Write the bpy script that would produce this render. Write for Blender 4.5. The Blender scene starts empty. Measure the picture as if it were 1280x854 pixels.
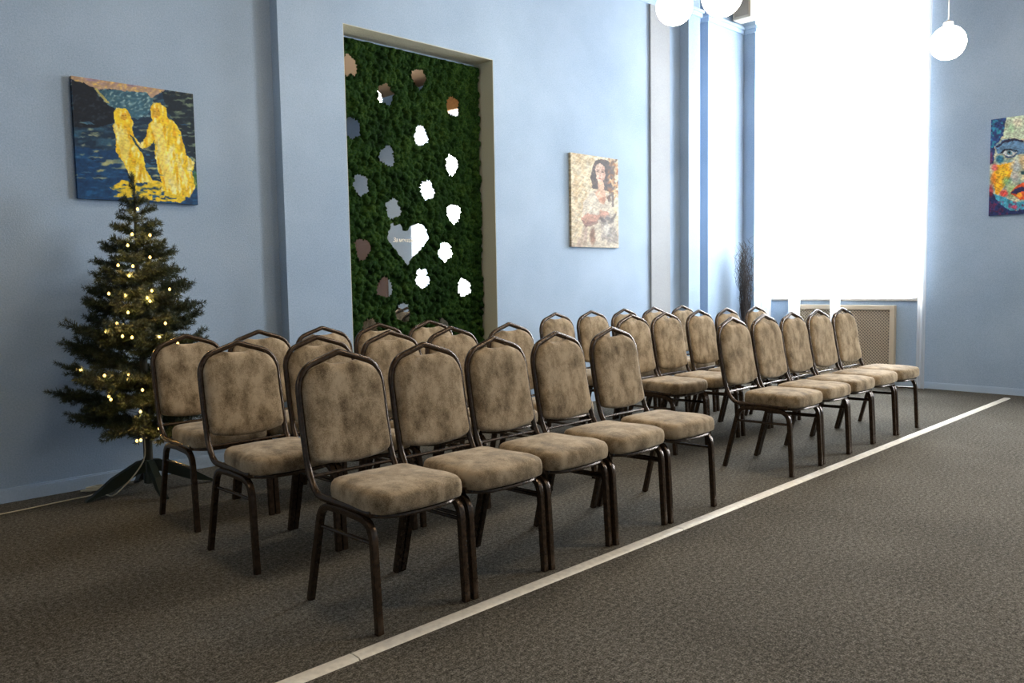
import bpy, bmesh, math, random
import numpy as np
from mathutils import Vector, Matrix, Euler, noise
random.seed(7)
C = bpy.context.scene
COL = C.collection
PI = math.pi

# ------------------------------------------------------------------ camera
F, PITCH, ROLL, YAW, CAMH = 998.185, -0.0757, -0.0173, 0.8022, 1.1869
fw = Vector((math.cos(YAW)*math.cos(PITCH), math.sin(YAW)*math.cos(PITCH), math.sin(PITCH)))
rt = Vector((math.sin(YAW), -math.cos(YAW), 0))
up = rt.cross(fw)
cR, sR = math.cos(ROLL), math.sin(ROLL)
right = cR*rt + sR*up
upv = -sR*rt + cR*up
cam = bpy.data.cameras.new('camera')
cam.sensor_width = 36; cam.lens = F/1280*36; cam.clip_start = .05; cam.clip_end = 200
camo = bpy.data.objects.new('camera', cam); COL.objects.link(camo)
M4 = Matrix.Identity(4)
for i in range(3):
    M4[i][0] = right[i]; M4[i][1] = upv[i]; M4[i][2] = -fw[i]
M4[0][3], M4[1][3], M4[2][3] = 0, 0, CAMH
camo.matrix_world = M4
C.camera = camo

# ------------------------------------------------------------------ materials
def lin(r, g, b):
    f = lambda c: ((c/255+.055)/1.055)**2.4 if c/255 > .04045 else c/255/12.92
    return (f(r), f(g), f(b), 1)
class NT:
    def __init__(s, name):
        s.m = bpy.data.materials.new(name); s.m.use_nodes = True
        s.t = s.m.node_tree; s.t.nodes.clear()
        s.out = s.n('ShaderNodeOutputMaterial')
    def n(s, k, **kw):
        x = s.t.nodes.new(k)
        for a, v in kw.items():
            if a in x.inputs.keys(): x.inputs[a].default_value = v
            else: setattr(x, a, v)
        return x
    def l(s, a, b): s.t.links.new(a, b)
    def ramp(s, fac, stops):
        r = s.n('ShaderNodeValToRGB'); e = r.color_ramp.elements
        while len(e) < len(stops): e.new(.5)
        for q, (p, c) in zip(e, stops): q.position = p; q.color = c
        s.l(fac, r.inputs['Fac']); return r.outputs['Color']
    def bsdf(s, col=None, rough=.6, metal=0, **kw):
        b = s.n('ShaderNodeBsdfPrincipled'); b.inputs['Roughness'].default_value = rough; b.inputs['Metallic'].default_value = metal
        for a, v in kw.items(): b.inputs[a].default_value = v
        if col is not None:
            if hasattr(col, 'links') or isinstance(col, bpy.types.NodeSocket): s.l(col, b.inputs['Base Color'])
            else: b.inputs['Base Color'].default_value = col
        s.l(b.outputs[0], s.out.inputs[0]); return b
    def bump(s, b, h, strength=.3, dist=.002):
        q = s.n('ShaderNodeBump'); q.inputs['Strength'].default_value = strength; q.inputs['Distance'].default_value = dist
        s.l(h, q.inputs['Height']); s.l(q.outputs[0], b.inputs['Normal'])
def noise_of(nt, scale, detail=3, coord='Object', rough=.55, offset=None, stretch=None):
    tc = nt.n('ShaderNodeTexCoord'); src = tc.outputs[coord]
    if stretch:
        mp = nt.n('ShaderNodeMapping'); mp.inputs['Scale'].default_value = stretch; nt.l(src, mp.inputs[0]); src = mp.outputs[0]
    if offset is not None:
        ad = nt.n('ShaderNodeVectorMath', operation='ADD'); nt.l(src, ad.inputs[0]); nt.l(offset, ad.inputs[1]); src = ad.outputs[0]
    x = nt.n('ShaderNodeTexNoise'); x.inputs['Scale'].default_value = scale; x.inputs['Detail'].default_value = detail; x.inputs['Roughness'].default_value = rough
    nt.l(src, x.inputs['Vector']); return x.outputs['Fac']
def simple(name, col, rough=.6, metal=0, bump=None, var=0, **kw):
    nt = NT(name)
    c = col
    if var:
        nf = noise_of(nt, 30 if not bump else bump[0], 4)
        a = tuple(x*(1-var) for x in col[:3])+(1,); b_ = tuple(min(1, x*(1+var)) for x in col[:3])+(1,)
        c = nt.ramp(nf, [(.3, a), (.7, b_)])
    b = nt.bsdf(c, rough, metal, **kw)
    if bump: nt.bump(b, noise_of(nt, bump[0], 4), bump[1], bump[2])
    return nt.m

def wall_mat(name, c0, c1):
    nt = NT(name)
    big = noise_of(nt, 1.3, 3); fine = noise_of(nt, 120, 2, rough=.7)
    mx = nt.n('ShaderNodeMath', operation='MULTIPLY_ADD'); nt.l(fine, mx.inputs[0]); mx.inputs[1].default_value = .55
    sc = nt.n('ShaderNodeMath', operation='MULTIPLY'); nt.l(big, sc.inputs[0]); sc.inputs[1].default_value = .45
    nt.l(sc.outputs[0], mx.inputs[2])
    b = nt.bsdf(nt.ramp(mx.outputs[0], [(.3, c0), (.7, c1)]), .75)
    b.inputs['Specular IOR Level'].default_value = .25
    nt.bump(b, fine, .35, .003); return nt.m
M = {}
M['wall'] = wall_mat('blue_wall_paint', (.255, .36, .50, 1), (.43, .555, .71, 1))
M['ceiling'] = simple('tan_ceiling', (.17, .10, .045, 1), .8, bump=(60, .2, .003))
M['trim_blue'] = wall_mat('blue_trim_paint', (.34, .455, .60, 1), (.47, .60, .755, 1))
M['grey_band'] = wall_mat('grey_wall_paint', (.28, .30, .325, 1), (.40, .425, .45, 1))
M['reveal'] = simple('grey_beige_plaster', (.72, .695, .56, 1), .8, bump=(180, .4, .003), var=.18)
M['wood'] = simple('orange_wood', (.42, .20, .06, 1), .5, var=.2)
M['brown_door'] = simple('brown_door_paint', (.17, .115, .095, 1), .5, var=.1)
M['white'] = simple('white_paint', (.80, .80, .78, 1), .45)
M['sill'] = simple('grey_sill', (.45, .43, .40, 1), .5, var=.1)

nt = NT('grey_brown_carpet')
fine = noise_of(nt, 170, 2, rough=.7); mid = noise_of(nt, 60, 3); big = noise_of(nt, 1.2, 3)
a1 = nt.n('ShaderNodeMath', operation='MULTIPLY_ADD'); nt.l(fine, a1.inputs[0]); a1.inputs[1].default_value = .55
a2 = nt.n('ShaderNodeMath', operation='MULTIPLY_ADD'); nt.l(mid, a2.inputs[0]); a2.inputs[1].default_value = .35
a3 = nt.n('ShaderNodeMath', operation='MULTIPLY'); nt.l(big, a3.inputs[0]); a3.inputs[1].default_value = .10
nt.l(a3.outputs[0], a2.inputs[2]); nt.l(a2.outputs[0], a1.inputs[2])
b = nt.bsdf(nt.ramp(a1.outputs[0], [(.38, (.022, .0205, .0165, 1)), (.5, (.086, .080, .066, 1)), (.62, (.215, .202, .172, 1))]), .95)
b.inputs['Specular IOR Level'].default_value = .1
nt.bump(b, fine, .8, .004); M['carpet'] = nt.m

nt = NT('brown_velvet')
oi = nt.n('ShaderNodeObjectInfo')
sc = nt.n('ShaderNodeVectorMath', operation='SCALE'); cb = nt.n('ShaderNodeCombineXYZ')
for i in range(3): nt.l(oi.outputs['Random'], cb.inputs[i])
nt.l(cb.outputs[0], sc.inputs[0]); sc.inputs['Scale'].default_value = 37.
blot = noise_of(nt, 12, 6, offset=sc.outputs[0], rough=.65, stretch=(1.2, 1, .8)); fi = noise_of(nt, 260, 2)
a1 = nt.n('ShaderNodeMath', operation='MULTIPLY_ADD'); nt.l(fi, a1.inputs[0]); a1.inputs[1].default_value = .3
a2 = nt.n('ShaderNodeMath', operation='MULTIPLY'); nt.l(blot, a2.inputs[0]); a2.inputs[1].default_value = .7; nt.l(a2.outputs[0], a1.inputs[2])
b = nt.bsdf(nt.ramp(a1.outputs[0], [(.36, (.092, .066, .039, 1)), (.46, (.215, .163, .100, 1)), (.60, (.41, .325, .218, 1))]), .85)
b.inputs['Sheen Weight'].default_value = .35; b.inputs['Sheen Roughness'].default_value = .4; b.inputs['Sheen Tint'].default_value = (.9, .8, .65, 1)
b.inputs['Specular IOR Level'].default_value = .15
nt.bump(b, a1.outputs[0], .35, .004); M['velvet'] = nt.m
nt = NT('bronze_brown_metal')
b = nt.bsdf(nt.ramp(noise_of(nt, 60, 4), [(.35, (.034, .022, .013, 1)), (.7, (.078, .049, .029, 1))]), .27, .5)
M['bronze'] = nt.m
M['black_rubber'] = simple('black_rubber', (.012, .012, .012, 1), .6)
M['strip'] = simple('cream_floor_strip', (.74, .71, .63, 1), .5, .1, bump=(40, .2, .001), var=.14)

nt = NT('moss')
mf = noise_of(nt, 75, 4); mb = noise_of(nt, 7, 3)
a1 = nt.n('ShaderNodeMath', operation='MULTIPLY_ADD'); nt.l(mf, a1.inputs[0]); a1.inputs[1].default_value = .6
a2 = nt.n('ShaderNodeMath', operation='MULTIPLY'); nt.l(mb, a2.inputs[0]); a2.inputs[1].default_value = .4; nt.l(a2.outputs[0], a1.inputs[2])
b = nt.bsdf(nt.ramp(a1.outputs[0], [(.35, (.003, .011, .003, 1)), (.5, (.011, .037, .007, 1)), (.68, (.044, .088, .014, 1))]), .95)
b.inputs['Specular IOR Level'].default_value = .1
nt.bump(b, noise_of(nt, 330, 3), 1., .006); M['moss'] = nt.m
M['mirror'] = simple('mirror_silver', (.92, .92, .92, 1), .015, 1.)
M['letter'] = simple('cream_lettering', (.85, .82, .70, 1), .4)
M['backing'] = simple('dark_green_backing', (.01, .025, .01, 1), .9)

nt = NT('fir_needles')
oi = nt.n('ShaderNodeObjectInfo')
ng = noise_of(nt, 14, 2)
b = nt.bsdf(nt.ramp(ng, [(.3, (.010, .020, .008, 1)), (.55, (.023, .038, .014, 1)), (.75, (.055, .068, .024, 1))]), .6)
M['needle'] = nt.m
M['tree_bark'] = simple('brown_wire_stem', (.022, .022, .012, 1), .8)
M['stand'] = simple('dark_green_stand', (.007, .015, .010, 1), .5)
M['wire'] = simple('green_wire', (.02, .05, .02, 1), .6)
M['cord'] = simple('pale_cord', (.55, .50, .36, 1), .5)
def emit(name, col, st):
    nt = NT(name); e = nt.n('ShaderNodeEmission'); e.inputs[0].default_value = col; e.inputs[1].default_value = st
    nt.l(e.outputs[0], nt.out.inputs[0]); return nt.m
M['bulb'] = emit('warm_fairy_bulb', (1, .62, .17, 1), 4.5)
M['globe'] = emit('glowing_opal_glass', (1, .90, .76, 1), 70)
M['metal_white'] = simple('white_metal', (.8, .8, .78, 1), .35, .2)
M['black'] = simple('black_metal', (.02, .02, .02, 1), .4, .5)
M['beige_plastic'] = simple('beige_plastic', (.62, .58, .48, 1), .5)
M['grille'] = simple('beige_grille', (.40, .37, .31, 1), .7, bump=(420, .6, .003), var=.2)
M['screen'] = simple('beige_radiator_screen', (.60, .52, .40, 1), .6)
M['radiator'] = simple('grey_radiator', (.25, .23, .20, 1), .6)
M['twig'] = simple('dark_dry_twig', (.035, .030, .030, 1), .8, var=.3)
M['vase'] = simple('dark_glazed_vase', (.04, .045, .06, 1), .25)

def sheer(name, tr, col=(.9, .9, .9, 1)):
    nt = NT(name)
    t = nt.n('ShaderNodeBsdfTransparent'); d = nt.n('ShaderNodeBsdfDiffuse'); tl = nt.n('ShaderNodeBsdfTranslucent')
    d.inputs[0].default_value = col; tl.inputs[0].default_value = col
    m1 = nt.n('ShaderNodeMixShader'); m1.inputs[0].default_value = .6
    nt.l(d.outputs[0], m1.inputs[1]); nt.l(tl.outputs[0], m1.inputs[2])
    m2 = nt.n('ShaderNodeMixShader'); m2.inputs[0].default_value = 1-tr
    nt.l(t.outputs[0], m2.inputs[1]); nt.l(m1.outputs[0], m2.inputs[2]); nt.l(m2.outputs[0], nt.out.inputs[0])
    return nt.m
M['sheer'] = sheer('white_sheer', .66); M['sheer2'] = sheer('white_sheer_gathered', .22); M['sheer1'] = sheer('white_sheer_folded', .45)
nt = NT('clear_glass')
t = nt.n('ShaderNodeBsdfTransparent'); g = nt.n('ShaderNodeBsdfGlossy'); g.inputs['Roughness'].default_value = .02
mx = nt.n('ShaderNodeMixShader'); mx.inputs[0].default_value = .06
nt.l(t.outputs[0], mx.inputs[1]); nt.l(g.outputs[0], mx.inputs[2]); nt.l(mx.outputs[0], nt.out.inputs[0]); M['glass'] = nt.m

# ------------------------------------------------------------------ mesh helpers
class MB:
    def __init__(s): s.v = []; s.f = []; s.mi = []
    def add(s, vs, fs, mi=0):
        o = len(s.v); s.v += [tuple(v) for v in vs]
        for f in fs: s.f.append(tuple(i+o for i in f)); s.mi.append(mi)
    def box(s, x0, x1, y0, y1, z0, z1, mi=0):
        v = [(x, y, z) for z in (z0, z1) for y in (y0, y1) for x in (x0, x1)]
        s.add(v, [(0, 2, 3, 1), (4, 5, 7, 6), (0, 1, 5, 4), (2, 6, 7, 3), (0, 4, 6, 2), (1, 3, 7, 5)], mi)
    def tube(s, pts, r, n=10, cap=True, mi=0, prof=None):
        pts = [Vector(p) for p in pts]; rs = r if isinstance(r, (list, tuple)) else [r]*len(pts)
        t0 = (pts[1]-pts[0]).normalized()
        a = Vector((1, 0, 0)) if abs(t0.x) < .8 else Vector((0, 1, 0))
        u = (a-t0*a.dot(t0)).normalized()
        vs = []
        for i, p in enumerate(pts):
            if i == 0: t = t0
            elif i == len(pts)-1: t = (pts[i]-pts[i-1]).normalized()
            else: t = ((pts[i+1]-pts[i]).normalized()+(pts[i]-pts[i-1]).normalized()).normalized()
            u = (u-t*u.dot(t)).normalized(); w = t.cross(u)
            for k in range(n):
                an = 2*PI*k/n
                m = 1 if not prof else prof(an)
                vs.append(p+(u*math.cos(an)+w*math.sin(an))*rs[i]*m)
        fs = []
        for i in range(len(pts)-1):
            for k in range(n):
                k2 = (k+1) % n
                fs.append((i*n+k, i*n+k2, (i+1)*n+k2, (i+1)*n+k))
        if cap:
            fs.append(tuple(range(n-1, -1, -1))); fs.append(tuple(range((len(pts)-1)*n, len(pts)*n)))
        s.add(vs, fs, mi)
    def lathe(s, prof, c=(0, 0, 0), n=24, mi=0):
        vs = []
        for r, z in prof:
            for k in range(n):
                a = 2*PI*k/n; vs.append((c[0]+r*math.cos(a), c[1]+r*math.sin(a), c[2]+z))
        fs = []
        for i in range(len(prof)-1):
            for k in range(n):
                k2 = (k+1) % n; fs.append((i*n+k, i*n+k2, (i+1)*n+k2, (i+1)*n+k))
        fs.append(tuple(range(n-1, -1, -1))); fs.append(tuple(range((len(prof)-1)*n, len(prof)*n)))
        s.add(vs, fs, mi)
    def rings(s, rings, mi=0, c0=None, c1=None):
        n = len(rings[0]); vs = [p for r in rings for p in r]; fs = []
        for i in range(len(rings)-1):
            for k in range(n):
                k2 = (k+1) % n; fs.append((i*n+k, i*n+k2, (i+1)*n+k2, (i+1)*n+k))
        if c0 is not None:
            vs.append(c0); q = len(vs)-1
            for k in range(n): fs.append((q, (k+1) % n, k))
        else: fs.append(tuple(range(n-1, -1, -1)))
        if c1 is not None:
            vs.append(c1); q = len(vs)-1; o = (len(rings)-1)*n
            for k in range(n): fs.append((q, o+k, o+(k+1) % n))
        else: fs.append(tuple(range((len(rings)-1)*n, len(rings)*n)))
        s.add(vs, fs, mi)
    def build(s, name, mats, parent=None, smooth=True, bevel=0, angle=40):
        me = bpy.data.meshes.new(name); me.from_pydata(s.v, [], s.f)
        for m in (mats if isinstance(mats, (list, tuple)) else [mats]): me.materials.append(m)
        me.polygons.foreach_set('material_index', s.mi)
        bm = bmesh.new(); bm.from_mesh(me); bmesh.ops.recalc_face_normals(bm, faces=bm.faces)
        if smooth:
            for f in bm.faces: f.smooth = True
            for e in bm.edges:
                if len(e.link_faces) == 2 and e.calc_face_angle(0) > math.radians(angle): e.smooth = False
        bm.to_mesh(me); bm.free()
        o = bpy.data.objects.new(name, me); COL.objects.link(o)
        if parent: o.parent = parent
        if bevel:
            md = o.modifiers.new('edge', 'BEVEL'); md.width = bevel; md.segments = 2; md.limit_method = 'ANGLE'
        return o
def tag(o, label=None, cat=None, group=None, kind=None):
    for k, v in (('label', label), ('category', cat), ('group', group), ('kind', kind)):
        if v: o[k] = v
    return o
def thing(name, label, cat, loc=(0, 0, 0), rz=0, group=None):
    o = bpy.data.objects.new(name, None); COL.objects.link(o); o.empty_display_size = .1
    o.location = loc; o.rotation_euler = (0, 0, rz)
    return tag(o, label, cat, group)
def fillet(pts, rad, n=5, closed=False):
    P = [Vector(p) for p in pts]; out = []; L = len(P)
    for i, p in enumerate(P):
        r = rad[i] if isinstance(rad, (list, tuple)) else rad
        if (not closed and i in (0, L-1)) or r <= 0: out.append(p); continue
        a = P[i-1]-p; b = P[(i+1) % L]-p
        r = min(r, a.length*.48, b.length*.48)
        A = p+a.normalized()*r; B = p+b.normalized()*r
        for k in range(n+1):
            t = k/n; out.append(A*(1-t)**2+p*2*t*(1-t)+B*t*t)
    return out

# ------------------------------------------------------------------ room
XW = 8.806; YA = 5.1258; YN = 5.026; ZC = 4.60
X0, Y0 = -3.0, -4.0
NX0, NX1, NZ = 3.2332, 4.6929, 3.0457
m = MB(); m.box(X0-.3, XW+.5, Y0-.3, 5.6, -.12, 0); tag(m.build('floor', M['carpet'], smooth=False), kind='structure')
m = MB(); m.box(X0-.3, XW+.5, Y0-.3, 5.6, ZC, ZC+.12); tag(m.build('ceiling', M['ceiling'], smooth=False), kind='structure')
m = MB()
# outline of the left wall seen from above, stepped with shallow pilasters
prof = [(X0, YA), (2.7224, YA), (2.7224, YN), (7.44, YN), (7.44, 4.914),
        (7.66, 4.914), (7.66, YN), (7.834, YN), (7.834, 4.923), (8.59, 4.923), (8.59, 4.776), (XW, 4.776)]
def wall_run(m, a, b, z0, z1, back=5.6):
    (x0, y0), (x1, y1) = a, b
    if abs(x1-x0) > 1e-6: m.box(x0, x1, y0, back, z0, z1)
for a, b in zip(prof, prof[1:]):
    if a[0] <= NX0 < b[0] and abs(a[1]-YN) < 1e-6:
        wall_run(m, a, (NX0, YN), 0, ZC); wall_run(m, (NX1, YN), b, 0, ZC)
        m.box(NX0, NX1, YN, 5.6, NZ, ZC); m.box(NX0, NX1, 5.262, 5.6, 0, NZ)
    else: wall_run(m, a, b, 0, ZC)
tag(m.build('wall_left', M['wall'], smooth=False), kind='structure')
# niche lining
m = MB(); m.box(NX0, NX0+.004, YN+.002, 5.262, 0, NZ-.004); m.box(NX1-.004, NX1, YN+.002, 5.262, 0, NZ-.004); m.box(NX0, NX1, YN+.002, 5.262, NZ-.004, NZ)
tag(m.build('trim_1', M['reveal'], smooth=False), 'grey beige lining of the moss niche', kind='structure')
m = MB(); m.box(6.888, 7.225, YN-.022, YN-.0005, .001, 3.984)
tag(m.build('trim_9', M['grey_band'], smooth=False), 'flat grey pilaster band on the blue wall', kind='structure')
# picture-rail moulding and baseboard following the wall
def offset_run(m, z0, z1, d):
    def nrm(a, b):
        if abs(b[0]-a[0]) > 1e-6: return (0, -1)
        return (-1, 0) if b[1] < a[1] else (1, 0)
    N = [nrm(a, b) for a, b in zip(prof, prof[1:])]; inn, out = [], []
    for i, (x, y) in enumerate(prof):
        ns = [N[0]] if i == 0 else [N[-1]] if i == len(prof)-1 else [N[i-1], N[i]]
        sx = sum(q[0] for q in ns); sy = sum(q[1] for q in ns)
        inn.append((x+sx*.0006, y+sy*.0006)); out.append((x+sx*d, y+sy*d))
    m.rings([[(a[0], a[1], z0), (b[0], b[1], z0), (b[0], b[1], z1), (a[0], a[1], z1)] for a, b in zip(inn, out)])
m = MB(); offset_run(m, 3.985, 4.03, .02); offset_run(m, 4.0302, 4.06, .035); tag(m.build('trim_2', M['trim_blue'], smooth=False), kind='structure')
m = MB(); keep = prof
for part in ([(X0, YA), (2.7224, YA), (2.7224, YN), (NX0, YN)], [(NX1, YN)]+keep[3:]):
    prof = part; offset_run(m, .001, .072, .014); offset_run(m, .0722, .08, .009)
prof = keep
tag(m.build('baseboard_left', M['trim_blue'], smooth=False), kind='structure')

# window wall
WINS = [(3.03, 4.76, .935, 4.48), (-.95, .75, .935, 3.85)]
m = MB(); ys = [Y0-.3, -.95, .75, 3.02, 4.66, 5.6]
m.box(XW, XW+.45, Y0-.3, -.95, 0, ZC); m.box(XW, XW+.45, .75, 3.03, 0, ZC); m.box(XW, XW+.45, 4.76, 5.6, 0, ZC)
for y0, y1, z0, z1 in WINS: m.box(XW, XW+.45, y0, y1, 0, z0); m.box(XW, XW+.45, y0, y1, z1, ZC)
tag(m.build('wall_right', M['wall'], smooth=False), kind='structure')
m = MB(); m.box(XW-.014, XW-.0005, Y0, 3.2, .001, .06); m.box(XW-.009, XW-.0005, Y0, 3.2, .06, .068)
tag(m.build('baseboard_right', M['trim_blue'], smooth=False), kind='structure')
m = MB(); m.box(X0-.3, X0, Y0-.3, 5.6, 0, ZC); tag(m.build('wall_back', M['wall'], smooth=False), kind='structure')
m = MB(); m.box(X0-.3, XW+.5, Y0-.3, Y0, 0, ZC); tag(m.build('wall_front', M['wall'], smooth=False), kind='structure')
for k, (y0, y1, z0, z1) in enumerate(WINS):
    w = bpy.data.objects.new('window_%d' % (k+1), None); COL.objects.link(w); w.location = (XW+.26, (y0+y1)/2, z0); tag(w, kind='structure')
    L = lambda x: x
    h = (y1-y0)/2; H = z1-z0
    m = MB(); t = .07
    m.box(-.035, .035, -h, -h+t, 0, H); m.box(-.035, .035, h-t, h, 0, H); m.box(-.035, .035, -h+t, h-t, 0, t); m.box(-.035, .035, -h+t, h-t, H-t, H)
    m.box(-.035, .035, -.05, .05, t, H-t); m.box(-.035, .035, -h+t, -.05, 2.2, 2.3); m.box(-.035, .035, .05, h-t, 2.2, 2.3)
    m.build('window_frame', M['white'], w, smooth=False, bevel=.006)
    m = MB(); m.box(-.006, .006, -h+t, h-t, t, H-t); m.build('pane', M['glass'], w, smooth=False)
    m = MB(); m.box(-.29, -.04, -h-.04, h+.04, -.03, .012); m.build('window_sill', M['sill'], w, smooth=False, bevel=.006)

m = MB(); m.box(XW-.20, XW-.0005, -1.15, .95, 4.0, 4.42); tag(m.build('trim_10', M['wood'], smooth=False, bevel=.01), kind='structure')
d = bpy.data.objects.new('door_1', None); COL.objects.link(d); d.location = (XW-.001, -2.98, 0); tag(d, kind='structure')
m = MB()
for y0, y1 in ((-.95, -.87), (.87, .95)): m.box(-.05, 0, y0, y1, .001, 2.2)
m.box(-.05, 0, -.87, .87, 2.12, 2.2); m.build('door_frame', M['brown_door'], d, smooth=False, bevel=.004)
for s_ in (-1, 1):
    y0, y1 = sorted((s_*.003, s_*.868))
    m = MB(); m.box(-.035, 0, y0, y1, .006, 2.118)
    for z0, z1 in ((.18, .95), (1.1, 1.95)): m.box(-.045, -.036, y0+.14, y1-.14, z0, z1)
    lf = m.build('door_leaf', M['brown_door'], d, smooth=False, bevel=.004)
    m = MB(); m.tube([(-.04, s_*.07, 1.02), (-.085, s_*.07, 1.02), (-.085, s_*.18, 1.02)], .009, 8); m.build('door_handle', M['metal_white'], lf)
# carpet joint strip (separate lengths butted together)
sy0, sy1 = 2.098, 2.160
def strip_piece(x0, x1):
    m = MB(); pr = [(sy0, .0), (sy0+.006, .0045), (sy0+.02, .006), (sy1-.02, .006), (sy1-.006, .0045), (sy1, 0)]
    ra = [(x0, y, z+.0005) for y, z in pr]; rb = [(x1, y, z+.0005) for y, z in pr]
    m.rings([ra, rb]); return m
xs = [-2.4, -.46, 1.338, 3.135, 4.93, 6.73, 8.55]
for i, (a, b_) in enumerate(zip(xs, xs[1:])):
    tag(strip_piece(a+.0025, b_-.0025).build('trim_%d' % (i+3), M['strip'], angle=60), kind='structure')

# ------------------------------------------------------------------ chairs
TUBE = lambda a: 1.0
def yb(z): return float(np.interp(z, [.385, .40, .43, .489, .666, .82, .95], [.36, .385, .413, .440, .478, .502, .519]))
def loft_outline(outline, fn, layers, center_end0, center_end1, m):
    rings = []
    for scale, off in layers: rings.append([fn(x*scale if True else x, z, scale, off) for x, z in outline])
    m.rings(rings, c0=center_end0, c1=center_end1)
def densify(P, d):
    out = []; L = len(P)
    for i in range(L):
        a, b = P[i], P[(i+1) % L]; k = max(1, int((b-a).length/d))
        for j in range(k): out.append(a.lerp(b, j/k))
    return out

def make_chair():
    t = thing('banquet_chair', 'x', 'chair')
    rb = lambda a: 1/max(abs(math.cos(a)), abs(math.sin(a)))**.7
    for s in (-1, 1):
        x = .1935*s
        pts = fillet([(x, 0, .001), (x, .022, .384), (x, .20, .3905)], [0, .07, 0], 7)
        m = MB(); m.tube(pts, .0128, 16, prof=rb); m.build('leg', M['bronze'], t)
        pts = fillet([(x, .195, .390), (x, .345, .384), (.198*s, .4425, .001)], [0, .06, 0], 7)
        m = MB(); m.tube(pts, .0128, 16, prof=rb); m.build('leg', M['bronze'], t)
        m = MB(); m.tube([(x, .028, .309), (x, .362, .302)], .0072, 8); m.build('stretcher', M['bronze'], t)
    # back frame: one bent tube, seat rail - upright - peaked top - upright - seat rail
    def bp(x, z): return (x, yb(z), z)
    half = [(.190, .03, .4085), (.190, .385, .4075), bp(.189, .489), bp(.188, .666), bp(.187, .815), bp(.150, .874), bp(0, .922)]
    full = half + [(-x, y, z) for x, y, z in half[-2::-1]]
    rad = [0, .06, .05, .08, .06, .05, .010, .05, .06, .08, .05, .06, 0]
    m = MB(); m.tube(fillet(full, rad, 6), .0128, 12, prof=lambda a: 1); m.build('back_frame', M['bronze'], t)
    m = MB()
    m.tube([bp(-.186, .470), bp(.186, .470)], .007, 8); m.build('cross_bar', M['bronze'], t)
    # front rail under the cushion
    m = MB(); m.tube(fillet([(-.192, .05, .400), (-.13, -.012, .397), (0, -.022, .396), (.13, -.012, .397), (.192, .05, .400)], .05, 5), .0085, 8)
    m.build('front_rail', M['bronze'], t)
    m = MB(); m.box(-.178, .178, .02, .335, .399, .412); m.build('seat_pan', M['black_rubber'], t, smooth=False)
    # seat cushion
    ol = [(-.203, .045), (-.176, -.022), (0, -.042), (.176, -.022), (.203, .045), (.190, .27), (.165, .338), (0, .352), (-.165, .338), (-.190, .27)]
    ol = densify(fillet([(x, y, 0) for x, y in ol], [.035, .04, .12, .04, .035, .08, .06, .1, .06, .08], 4, True), .03)
    cx, cy = 0, .155
    def ring(sc, z, dome=0):
        r = []
        for p in ol:
            X = cx+(p.x-cx)*sc; Y = cy+(p.y-cy)*sc
            r.append((X, Y, z+dome*noise.noise(Vector((X*9, Y*9, 3)))))
        return r
    prof_ = [(.95, .407), (.985, .410), (1.0, .420), (1.004, .436), (1.0, .453), (.985, .466), (.955, .4745), (.90, .480), (.8, .4845), (.6, .490), (.35, .493)]
    m = MB(); m.rings([ring(a, b_, .004 if b_ > .46 else 0) for a, b_ in prof_], c0=(0, .155, .407), c1=(0, .155, .494)); m.build('seat', M['velvet'], t, angle=75)
    # back pad
    q = [(0, .499), (.09, .504), (.165, .519), (.181, .536), (.180, .66), (.179, .808), (.147, .8600), (.070, .8870), (.056, .8840), (.03, .8790)]
    ol2 = [Vector((x, 0, z)) for x, z in q]+[Vector((-x, 0, z)) for x, z in q[:0:-1]]
    rads = [.03, .03, .016, .014, .03, .035, .03, .008, .012, .02]
    ol2 = densify(fillet(ol2, rads+rads[:0:-1], 4, True), .028)
    zc = .70
    def pring(sc, off):
        r = []
        for p in ol2:
            X = p.x*sc; Z = zc+(p.z-zc)*sc; r.append((X, yb(Z)-off, Z))
        return r
    L = [(.55, -.020), (.8, -.0185), (.93, -.013), (.985, -.004), (1., .006), (.992, .017), (.965, .026), (.91, .0325), (.8, .037), (.6, .040), (.3, .041)]
    m = MB(); m.rings([pring(a, b_) for a, b_ in L], c0=(0, yb(zc)+.021, zc), c1=(0, yb(zc)-.042, zc)); m.build('backrest', M['velvet'], t, angle=75)
    return t
def copy_tree(o, parent=None):
    c = o.copy(); COL.objects.link(c)
    if parent: c.parent = parent
    for ch in list(o.children): copy_tree(ch, c)
    return c
ROWS = {
 ('L', 0): (2.2084, [1.681, 2.103, 2.5130, 2.936, 3.380]), ('R', 0): (2.2084, [4.602, 5.0360, 5.4560, 5.8820, 6.2950]),
 ('L', 1): (3.0488, [1.6603, 2.0818, 2.5212, 2.9532, 3.4218]), ('R', 1): (3.0488, [4.6555, 5.0727, 5.5337, 5.9561, 6.4336]),
 ('L', 2): (3.7922, [1.724, 2.139, 2.5520, 2.966, 3.381]), ('R', 2): (3.7922, [4.6474, 5.0871, 5.5266, 5.9584, 6.4027])}
POS = ['leftmost', 'second from left', 'middle chair', 'second from right', 'rightmost']
ROWN = ['front', 'middle', 'back']; BL = {'L': 'left block', 'R': 'right block'}
chair0 = make_chair(); first = True
STAG = {('R', 0, 0): -.006, ('R', 0, 1): .004, ('R', 0, 2): .016, ('R', 0, 3): .021, ('R', 0, 4): .012}
yaws = {('R', 0, 0): .5, ('R', 0, 1): .5, ('R', 0, 2): 1., ('R', 0, 3): 0., ('R', 0, 4): -.5, ('L', 0, 1): .6, ('L', 0, 2): 1.6, ('L', 0, 3): 1.6}
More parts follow.
